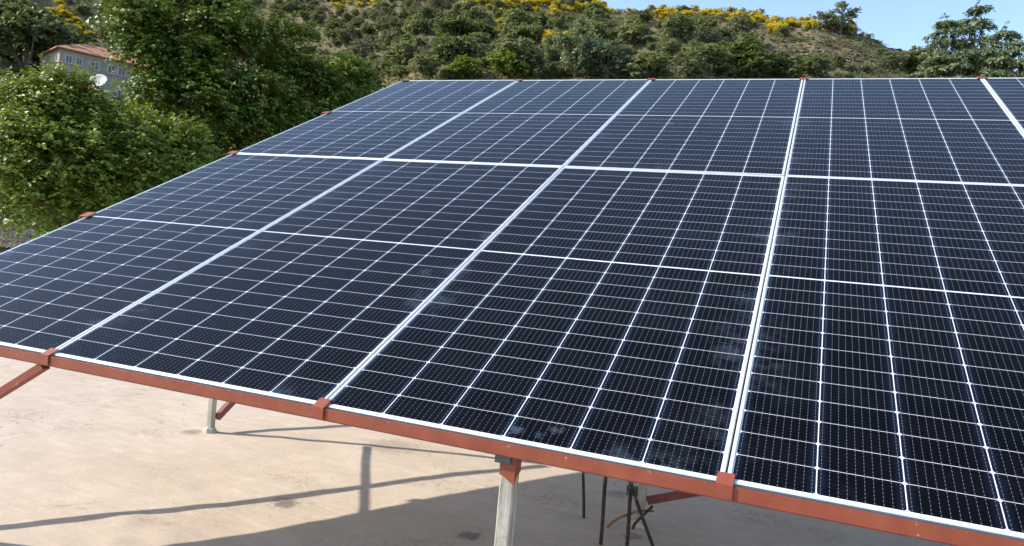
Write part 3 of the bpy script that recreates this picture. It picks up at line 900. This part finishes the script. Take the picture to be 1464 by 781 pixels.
# named ones first: px, py of the foot, radius in px, kind
special = [
 (640, 98, 38, 'dark', 1.0, 'round dark oak right above the corner panel, behind the yellow green tree'),
 (722, 108, 42, 'bright', .8, 'yellow green leafy tree directly behind the second top clip'),
 (668, 112, 34, 'bright', .7, 'low yellow green bush behind the far edge left of the second top clip'),
 (735, 108, 44, 'oak', 1.0, 'tall full oak with lit left side behind the far edge, left of the poplars'),
 (822, 112, 44, 'silver', 1.15, 'larger silvery poplar behind the middle of the far edge'),
 (868, 112, 34, 'silver', 1.0, 'smaller silvery poplar right of the larger one'),
 (925, 112, 40, 'oak', .8, 'broad rounded oak behind the third top clip'),
 (1010, 110, 46, 'oak', .75, 'wide oak clump right of the third top clip'),
 (1065, 108, 50, 'dark', .75, 'largest dark evergreen oak at the left border of the bare slope'),
 (1110, 112, 36, 'dark', .7, 'low dark oak touching the fourth top clip'),
 (1165, 110, 26, 'oak', .8, 'small oak bush just right of the fourth top clip'),
 (1130, 24, 34, 'olive', 1.0, 'grey green bush on the crest above the broom'),
 (1135, 30, 30, 'oak', 1.2, 'tall rounded tree on the crest between broom clumps'),
 (1228, 45, 30, 'dark', 1.25, 'dark tree standing out on the crest against the sky'),
 (1200, 48, 34, 'olive', .9, 'grey bush on the crest just left of the dark skyline tree'),
 (1275, 66, 36, 'olive', .9, 'pale grey bush on the falling crest left of the cedar'),
 (1300, 75, 30, 'olive', .8, 'pale bush on the crest beside the cedar'),
 (1310, 110, 40, 'oak', .8, 'olive green bush low left of the cedar'),
 (1265, 98, 26, 'olive', .8, 'small bush at the right border of the bare slope'),
 (500, 66, 24, 'olive', .9, 'pale round shrub above the right shoulder of the broadleaf tree'),
 (500, 112, 30, 'oak', .9, 'rounded bush right of the broadleaf tree'),
 (545, 112, 30, 'olive', .8, 'grey green bush just left of the array top corner'),
 (560, 78, 30, 'olive', .9, 'pale sage bush above the array top corner'),
 (575, 102, 32, 'oak', 1.0, 'oak bush directly above the array top corner'),
 (650, 62, 34, 'dark', .9, 'broad dark oak halfway up the hill above the corner panel'),
 (735, 54, 34, 'oak', .9, 'broad oak halfway up the hill above the second top clip'),
 (905, 64, 26, 'oak', 1.2, 'upright oak halfway up the hill above the third top clip'),
 (62, 100, 30, 'dark', 1.2, 'dark oak whose crown touches the left wall of the tile roofed house'),
 (38, 112, 62, 'dark', 1.1, 'huge dark oak at the left edge beside the tile roofed house'),
 (20, 45, 34, 'oak', .9, 'large oak behind the dark one at the upper left corner'),
 (95, 62, 22, 'oak', .9, 'grey green oak just behind the tile roofed house'),
 (158, 55, 20, 'dark', .8, 'dark oak behind the house roof ridge'),
]
for px, py, rp_, kind, stc, lab in special:
    p = on_hill(px, py, 55)
    if p is None: continue
    if px < 200:
        p = None
        for yy in range(int(py), int(py) + 60, 4):
            q = on_hill(px, yy, 50)
            if q is not None: p = q; break
        if p is None: continue
    d_ = np.linalg.norm(p - CAM)
    put(kind, p, rp_ * d_ / FPX, lab, stc)

# yellow broom
def broom(px, py, sz, lab):
    p = on_hill(px, py, 52)
    if p is None: return
    am, bm_ = random.choice(BB)
    o = empty('broom_bush', (p[0], p[1], p[2] - .05), (0, 0, random.uniform(0, 6.28)))
    o.scale = (sz, sz, sz * .8)
    for nme, me in (('flowers', am), ('stems', bm_)):
        ch = bpy.data.objects.new(nme, me); COL.objects.link(ch); ch.parent = o
    placed.append((p[0], p[1], sz * .8))
    tag(o, lab, 'broom bush', 'yellow flowering broom on the hill')
bands = [((760, 6), (1175, 40), 92, 8, 'yellow flowering broom in the long band under the hill crest'),
         ((1215, 46), (1310, 60), 16, 4, 'yellow broom on the falling crest left of the cedar'),
         ((82, 20), (120, 62), 30, 12, 'yellow broom on the slope behind the tile roofed house'),
         ((470, 8), (545, 12), 10, 6, 'yellow broom high on the hill right of the broadleaf tree'),
         ((690, 30), (830, 70), 22, 14, 'single yellow broom bush among the oaks halfway up the hill'),
         ((600, 4), (790, 10), 24, 6, 'yellow broom high on the hill above the array top corner')]
for (a, b, n_, sp_, lab) in bands:
    for k in range(n_):
        t = random.random()
        broom(a[0] + (b[0] - a[0]) * t + random.gauss(0, 6), a[1] + (b[1] - a[1]) * t + random.gauss(0, sp_ * .7), random.uniform(.7, 1.5), lab)

tz_ = at(64, 112, 103); tz_[2] = float(terr(tz_[0], tz_[1]))
put('dark', tz_, 2.9, 'dark evergreen oak hugging the left corner of the tile roofed house', 1.45)
# the rest, by density painted over the slope in world terms
bare = [(at(1190, 90, 90), 1)]
cnt = 0; tries = 0
while cnt < 410 and tries < 20000:
    tries += 1
    px = random.choice((random.uniform(-40, 1480), random.uniform(380, 860))); py = random.uniform(-25, 118)
    p = on_hill(px, py, 52)
    if p is None: continue
    # bare, rocky slope and terraces stay open
    in_bare = 1075 < px < 1310 and 45 < py < 118 and py > 38 + (px - 1075) * .06
    if in_bare and random.random() < .88: continue
    if 60 < px < 200 and 55 < py < 118: continue
    if 385 < px < 470 and 30 < py < 90 and random.random() < .8: continue
    d_ = math.dist(p, CAM)
    sz = random.choice((.8, 1.0, 1.25, 1.5, 1.9, 2.3)) * (.8 if py < 30 else 1) * (.55 if in_bare else 1.0)
    if any((p[0] - q[0]) ** 2 + (p[1] - q[1]) ** 2 < (.50 * (sz + q[2])) ** 2 for q in placed): continue
    kind = random.choices(('oak', 'dark', 'olive'), (.45, .2, .35))[0]
    put(kind, p, sz, None, random.uniform(.75, 1.1), px=px, py=py)
    cnt += 1
print('hill bushes', cnt, len(placed))
# low scrub, dry grass and stones covering the open ground
n_ = 60000
az_ = np.radians(rng.uniform(-60, 16, n_)); rr_ = rng.uniform(56, 172, n_)
X = C0[0] + rr_ * np.sin(az_); Y = C0[1] + rr_ * np.cos(az_)
P = np.stack([X, Y, terr(X, Y) - .03], -1)
cl = (np.sin(X * .7 + 2 * np.sin(Y * .31)) * np.sin(Y * .6 + 1.7 * np.sin(X * .27)) + rng.normal(0, .45, n_)) > .05
P = P[cl]
D = rng.normal(0, .5, P.shape) + np.array([0, 0, 1.])
v, f = shoots(P, D, rng.uniform(.2, .75, len(P)), 5, .27, .1, .30)
tag(mesh_obj('scrub_cover', v, f, M_DRY), 'dry grass and low scrub covering the open hillside', 'scrub', kind='stuff')
rb = MB()
M_ROCK = noisy('hill rock', [(.3, (.13, .09, .065)), (.6, (.24, .17, .12)), (.8, (.33, .26, .2))], 1.5, rough=.95)
def rockv(c_, s_):
    ph = [(0, 0, 1), (1, 0, .1), (.3, .95, 0), (-.8, .6, .1), (-.8, -.6, 0), (.3, -.95, .1)]
    v = [(c_[0] + a * s_ * random.uniform(.6, 1.2), c_[1] + b * s_ * random.uniform(.6, 1.2), c_[2] + d_ * s_ * random.uniform(.4, .75)) for a, b, d_ in ph]
    rb.add(v, [(0, 1, 2), (0, 2, 3), (0, 3, 4), (0, 4, 5), (0, 5, 1)])
for k in range(650):
    if k % 3: px, py = random.gauss(1190, 60), random.gauss(80, 18)
    else: px, py = random.gauss(425, 40), random.gauss(55, 25)
    p = on_hill(px, py, 55) if k < 700 else None
    if p is None:
        a_ = R_(random.uniform(-58, 14)); r_ = random.uniform(58, 150)
        p = np.array([C0[0] + r_ * math.sin(a_), C0[1] + r_ * math.cos(a_), 0]); p[2] = float(terr(p[0], p[1]))
    rockv(p, random.uniform(.10, .32))
nc = 5200
az_ = np.radians(rng.uniform(-58, 15, nc)); rr_ = rng.uniform(58, 150, nc)
X = C0[0] + rr_ * np.sin(az_); Y = C0[1] + rr_ * np.cos(az_)
cs_ = rng.uniform(.18, .55, nc)
PC = np.stack([X, Y, terr(X, Y)], -1)
m_ = 22
dd_ = sphere_dirs(nc * m_, rng, .5); dd_[:, 2] = np.abs(dd_[:, 2])
Pq = np.repeat(PC, m_, 0) + dd_ * np.repeat(cs_, m_)[:, None] * rng.uniform(.4, 1, (nc * m_, 1)) * np.array([1, 1, .8])
v, f = shoots(Pq, dd_ + np.array([0, 0, .4]), np.repeat(cs_, m_) * .45, 4, .17, .1, .42)
tag(mesh_obj('cushion_scrub', v, f, M_OLV), 'low grey green cushion scrub dotted over the hillside', 'scrub', kind='stuff')
tag(rb.build('hill_stones', M_ROCK), 'loose brown stones strewn over the bare slope', 'stones', kind='stuff')

# ------------------------------------------------------------------ cedar at the right
def cedar(name, base, tops, label, seed=1):
    """layered cedar: several leaders, tiers of arching limbs with drooping needled sprays"""
    rs_ = np.random.default_rng(seed); base = np.array(base)
    root = empty(name, tuple(base))
    tb = MB(); SP = []; SD = []
    for (tp, rad, z0) in tops:
        tp = np.array(tp)
        foot = base + np.array([(tp[0] - base[0]) * .5, (tp[1] - base[1]) * .5, 0])
        foot2 = np.array([tp[0] * .9 + base[0] * .1, tp[1] * .9 + base[1] * .1, z0])
        pts = [base, base * .5 + foot2 * .5, foot2, foot2 * .5 + tp * .5, tp - np.array([0, 0, .15])]
        tb.tube([p - base for p in pts], [.34, .28, .2, .09, .008], 7)
        for k in range(14):
            SP.append(tp - np.array([0, 0, .05 * k])); SD.append(rs_.normal(0, .6, 3) + np.array([0, 0, .5]))
        H = tp[2] - z0
        nt_ = int(H / .40)
        for k in range(nt_ + 1):
            t = (k + .4 * rs_.random()) / (nt_ + 1)
            org = foot2 + (tp - foot2) * t
            nlm = 8 if t < .6 else 6
            a0_ = rs_.uniform(0, 6.28)
            for b_i in range(nlm):
                a = a0_ + 6.283 * b_i / nlm + rs_.normal(0, .25)
                ln = (rad * (1 - t) ** .85 + .18) * rs_.uniform(.55, 1.25)
                dr = np.array([math.cos(a), math.sin(a), 0.])
                rise = rs_.uniform(.25, .5)
                q = [org + dr * ln * s_ + np.array([0, 0, ln * (rise * s_ - .18 * s_ * s_ - .34 * s_ ** 4)]) for s_ in (0, .25, .5, .75, 1.0)]
                tb.tube([p - base for p in q], [.045 * (1 - t) + .018, .035 * (1 - t) + .014, .02, .013, .006], 4)
                sd_ = np.array([-dr[1], dr[0], 0])
                for s_ in np.arange(.18, 1.03, .11 / max(ln, .45)):
                    i0 = min(3, int(s_ * 4)); fr = s_ * 4 - i0
                    p = q[i0] * (1 - fr) + q[i0 + 1] * fr
                    for sgn in (-1, 1):
                        l2 = ((1 - s_) * ln * .30 + .16) * rs_.uniform(.5, 1.15)
                        dd = dr * .8 + sd_ * sgn * .75
                        nn_ = max(2, int(l2 / .085))
                        for j in range(nn_):
                            u = (j + .5) / nn_
                            SP.append(p + dd * l2 * u + np.array([0, 0, -.55 * l2 * u * u + rs_.normal(0, .015)]))
                            SD.append(dd * .9 + rs_.normal(0, .25, 3) + np.array([0, 0, -.10 - .5 * u]))
    tb.build('trunk', M_BARK, root, smooth=True)
    SP = np.array(SP) - base; SD = np.array(SD)
    v, f = shoots(SP, SD, rs_.uniform(.12, .24, len(SP)), 8, .10, .3, .30, .9, rs_)
    mesh_obj('crown', v, f, M_CED, root)
    print('cedar leaves', len(f))
    tag(root, label, 'tree')
    return root
CD = 34
def tp_(px, py, r=CD): return at(px, py, r)
cb = at(1400, 300, CD); cb[2] = -6.6
cedar('cedar_tree', cb, [(tp_(1398, 2), 3.2, 1.5), (tp_(1354, 22, 33), 2.3, 2.0), (tp_(1440, 36, 33.5), 2.6, 1.5), (tp_(1405, 60, 31.5), 2.4, 1.0), (tp_(1468, 78, 33), 1.8, 0.5), (tp_(1345, 72, 31.5), 2.0, 1.0), (tp_(1378, 66, 31), 2.2, .5), (tp_(1432, 74, 31), 2.2, .5), (tp_(1318, 92, 31.5), 1.7, .5)],
      'tall cedar with three ragged tops and drooping grey green sprays at the right edge', 4)

# ------------------------------------------------------------------ houses at the left
M_BLK = noisy('grey block wall', [(.3, (.29, .25, .21)), (.7, (.42, .37, .31))], 1.2, rough=.95)
M_TILE = mat('red clay tiles', rough=.85)
mm = M_TILE
c = coords(mm)
wv = N(mm, 'ShaderNodeTexWave'); wv.inputs['Scale'].default_value = 1.6; wv.inputs['Distortion'].default_value = .6
L(mm, c, wv.inputs['Vector'])
cc = ramp(mm, noise(mm, c, 2.5, 6, .8), [(.3, (.36, .15, .085)), (.55, (.52, .24, .14)), (.75, (.60, .33, .21))])
cc = mix(mm, MA(mm, 'MULTIPLY', wv.outputs['Fac'], .35), cc, (.20, .08, .05))
L(mm, cc, BS(mm).inputs['Base Color']); bump(mm, wv.outputs['Fac'], .6, .08)
M_WHITE = mat('white paint', (.50, .50, .48), .6)
M_PANE = mat('dark window glass', (.03, .035, .04), .12)
M_TRIM = noisy('pale stone trim', [(.3, (.30, .27, .23)), (.7, (.42, .38, .33))], 3, rough=.9)

def house(name, corner, yaw, W_, D_, eave_h, label, wins, roof_h_=2.2, depth_down=8):
    """corner = left front eave corner in world; facade runs to local +x, local +y goes back"""
    root = empty(name, (corner[0], corner[1], corner[2] - eave_h), (0, 0, yaw))
    E_ = eave_h
    w_ = MB(); w_.box(0, W_, 0, D_, -depth_down, E_)
    w_.build('wall', M_BLK, root)
    t_ = MB(); t_.box(-.06, W_ + .06, -.06, D_ + .06, E_ - 3.05, E_ - 2.80)
    t_.build('floor_band', M_TRIM, root)
    r_ = MB(); o_ = .55; z_ = E_ + .02
    v = [(-o_, -o_, z_), (W_ + o_, -o_, z_), (W_ + o_, D_ + o_, z_), (-o_, D_ + o_, z_), (D_ * .42, D_ / 2, z_ + roof_h_), (W_ - D_ * .42, D_ / 2, z_ + roof_h_)]
    v2 = [(p[0], p[1], p[2] - .14) for p in v[:4]]
    r_.add(v + v2, [(0, 1, 5, 4), (1, 2, 5), (2, 3, 4, 5), (3, 0, 4), (0, 6, 7, 1), (1, 7, 8, 2), (2, 8, 9, 3), (3, 9, 6, 0), (9, 8, 7, 6)])
    r_.build('roof', M_TILE, root)
    for (x_, z0, ww, hh, arch) in wins:
        wi = MB(); d = .05
        wi.box(x_, x_ + .10, -.04, d, z0, z0 + hh); wi.box(x_ + ww - .10, x_ + ww, -.04, d, z0, z0 + hh)
        wi.box(x_ + .10, x_ + ww - .10, -.04, d, z0, z0 + .10); wi.box(x_ + .10, x_ + ww - .10, -.04, d, z0 + hh - .10, z0 + hh)
        wi.box(x_ + ww / 2 - .04, x_ + ww / 2 + .04, -.04, d, z0 + .10, z0 + hh - .10)
        if arch:
            wi.box(x_ + .10, x_ + ww / 2 - .04, -.036, d, z0 + hh * .62, z0 + hh * .68)
            wi.box(x_ + ww / 2 + .04, x_ + ww - .10, -.036, d, z0 + hh * .62, z0 + hh * .68)
        wo_ = wi.build('window', M_WHITE, root)
        pa = MB(); pa.box(x_ + .10, x_ + ww - .10, -.012, .04, z0 + .10, z0 + hh - .10)
        pa.build('pane', M_PANE, wo_)
        si = MB(); si.box(x_ - .1, x_ + ww + .1, -.14, .03, z0 - .12, z0 - .004)
        si.build('sill', M_TRIM, wo_)
        if arch:
            ar = MB()
            for k in range(10):
                a0, a1 = math.pi * k / 10, math.pi * (k + 1) / 10
                cx = x_ + ww / 2; zz = z0 + hh + .01; r1, r2 = ww / 2 - .05, ww / 2 + .15
                v = [(cx + math.cos(a) * r * 1.05, y_, zz + math.sin(a) * r * .45) for y_ in (-.09, .02) for a, r in ((a0, r1), (a0, r2), (a1, r2), (a1, r1))]
                ar.add(v, [(0, 1, 2, 3), (7, 6, 5, 4), (0, 4, 5, 1), (1, 5, 6, 2), (2, 6, 7, 3), (3, 7, 4, 0)])
            ar.build('arch', M_TRIM, wo_)
    dp = MB(); dp.tube([(5.3, -.10, E_ - .1), (5.3, -.10, -3)], .06, 6)
    dp.build('downpipe', M_TRIM, root)
    tag(root, label, 'house')
    return root
HR = 118
cA = at(86, 68, HR)
cB = at(186, 84, HR * 1.02)
yaw = math.atan2(cB[1] - cA[1], cB[0] - cA[0])
house('tile_roofed_house', cA, yaw, 16.5, 10, 6.0, 'grey block house with red tile hip roof and white windows behind the trees',
      [(.7, 4.15, .85, 1.1, 0), (1.95, 4.15, .8, 1.05, 0), (3.75, 4.0, 1.1, 1.15, 1), (5.95, 4.0, 1.0, 1.2, 0), (7.3, 4.0, 1.0, 1.2, 0), (9.5, 4.0, 1.0, 1.2, 0), (12.2, 4.0, 1.0, 1.2, 0),
       (1.2, .9, .9, 1.1, 0), (4.2, .9, 1.0, 1.1, 0), (7.0, .9, 1.0, 1.1, 0)], 2.3)

# lower house with a flat concrete roof at the left edge
p0 = at(-30, 112, 42); p1 = at(56, 121, 42)
yaw2 = math.atan2(p1[1] - p0[1], p1[0] - p0[0]); wlen = math.dist(p0[:2], p1[:2])
hr = empty('flat_roofed_house', (p0[0], p0[1], p0[2] - 3.2), (0, 0, yaw2))
b_ = MB(); b_.box(.3, wlen - .6, .3, 6, -7, 3.0); b_.build('wall', noisy('dark grey render', [(.3, (.10, .095, .09)), (.7, (.17, .16, .15))], 1.5, rough=.95), hr)  # wall in a darker grey than the roof slab
b_ = MB(); b_.box(0, wlen, 0, 6.4, 3.0, 3.32); b_.build('roof', M_CONC, hr)
b_ = MB(); b_.box(wlen * .55, wlen * .55 + .9, .25, .33, .9, 2.1); b_.build('window', M_PANE, hr)
tag(hr, 'low grey concrete house with flat overhanging roof at the left edge above the leafy tree', 'house')

# small red tiled lean-to below the dish
p0 = at(104, 121, 52); p1 = at(142, 126, 52)
yaw3 = math.atan2(p1[1] - p0[1], p1[0] - p0[0]); wl = math.dist(p0[:2], p1[:2])
lt_ = empty('tiled_outbuilding', (p0[0], p0[1], p0[2] - 2.6), (0, 0, yaw3))
b_ = MB(); b_.box(.1, wl - .1, .3, 3, -7, 2.5); b_.build('wall', M_BLK, lt_)
b_ = MB(); b_.add([(0, 0, 2.5), (wl, 0, 2.5), (wl, 3.2, 3.15), (0, 3.2, 3.15), (0, 0, 2.38), (wl, 0, 2.38), (wl, 3.2, 3.03), (0, 3.2, 3.03)],
                   [(0, 1, 2, 3), (7, 6, 5, 4), (0, 4, 5, 1), (1, 5, 6, 2), (2, 6, 7, 3), (3, 7, 4, 0)])
b_.build('roof', M_TILE, lt_)
tag(lt_, 'small outbuilding with sloping red tile roof just left of the satellite dish', 'outbuilding')

# satellite dish
dp_ = at(141, 117, 50)
dr = empty('satellite_dish', (dp_[0], dp_[1], dp_[2] - 1.4))
T_ = Vector(tuple(CAM - dp_)).normalized()
R2_ = Vector((0, 0, 1)).cross(T_).normalized()            # towards the photo's right
U_ = T_.cross(R2_)
dirv = (T_ * .62 + (R2_ * -.50 + U_ * .86) * .78).normalized()
q = dirv.to_track_quat('Z', 'Y').to_matrix().to_4x4()
Mx = Matrix.Translation((0, 0, 1.4)) @ q
db = MB(); nr_, ns = 6, 24
v = []; f = []
for i in range(nr_ + 1):
    r = .52 * i / nr_
    for k in range(ns):
        a = 2 * math.pi * k / ns
        v.append(Mx @ Vector((r * math.cos(a), r * math.sin(a), r * r * .35)))
for i in range(nr_):
    for k in range(ns):
        f.append((i * ns + k, i * ns + (k + 1) % ns, (i + 1) * ns + (k + 1) % ns, (i + 1) * ns + k))
db.add(v, f)
dish = db.build('dish', mat('cream dish paint', (.52, .48, .39), .5), dr, smooth=True)
sm = dish.modifiers.new('solid', 'SOLIDIFY'); sm.thickness = .012
ab = MB(); ab.tube([Mx @ Vector((0, -.5, .08)), Mx @ Vector((0, -.05, .55))], .014, 6)
ab.box(-.05, .05, -.05, .05, .5, .62, Mx)
ab.build('feed_arm', M_DARKPL, dr)
mb_ = MB(); mb_.tube([(0, 0, -1.9), (0, 0, 1.3)], .03, 8); mb_.build('mast', M_DARKPL, dr)
tag(dr, 'round cream satellite dish on a mast in front of the tile roofed house', 'satellite dish')

# tin roofed shed
M_TIN = mat('rusty corrugated tin', rough=.6, metal=.2)
mm = M_TIN; c = coords(mm)
cc = ramp(mm, noise(mm, c, 1.8, 4), [(.38, (.46, .44, .40)), (.5, (.42, .33, .27)), (.62, (.36, .21, .15))])
L(mm, cc, BS(mm).inputs['Base Color'])
M_SHW = noisy('stained white wall', [(.35, (.12, .14, .12)), (.5, (.32, .33, .29)), (.7, (.45, .44, .40))], 2.2, rough=.9)
r0 = 18.0
a0 = at(-90, 345, r0); a1 = at(27, 332, r0 * .985)
yw = math.atan2(a1[1] - a0[1], a1[0] - a0[0]); sw = math.dist(a0[:2], a1[:2])
sh = empty('tin_roofed_shed', (a0[0], a0[1], a0[2] - 2.0), (0, 0, yw))
b_ = MB(); b_.box(0.03, sw - .03, .08, 2.5, -4.6, 1.93); b_.build('wall', M_SHW, sh)
b_ = MB()
npl = 40
v = []; f = []
for i in range(npl + 1):
    xx = -.08 + (sw + .16) * i / npl
    zz = .015 * math.cos(i * math.pi / 1.0)
    v += [(xx, -.08, 2.0 + zz), (xx, 2.65, 2.34 + zz), (xx, -.08, 1.985 + zz), (xx, 2.65, 2.325 + zz)]
for i in range(npl):
    k = i * 4
    f += [(k, k + 4, k + 5, k + 1), (k + 2, k + 3, k + 7, k + 6), (k, k + 2, k + 6, k + 4), (k + 1, k + 5, k + 7, k + 3)]
b_.add(v, f); b_.build('roof', M_TIN, sh)
b_ = MB(); b_.box(-.06, sw + .06, -.05, .03, 1.82, 1.95); b_.build('fascia', noisy('brown board', [(.4, (.10, .06, .04)), (.6, (.17, .11, .08))], 4), sh)
tag(sh, 'small shed with rusty tin roof and stained pale wall under the leaves', 'shed')
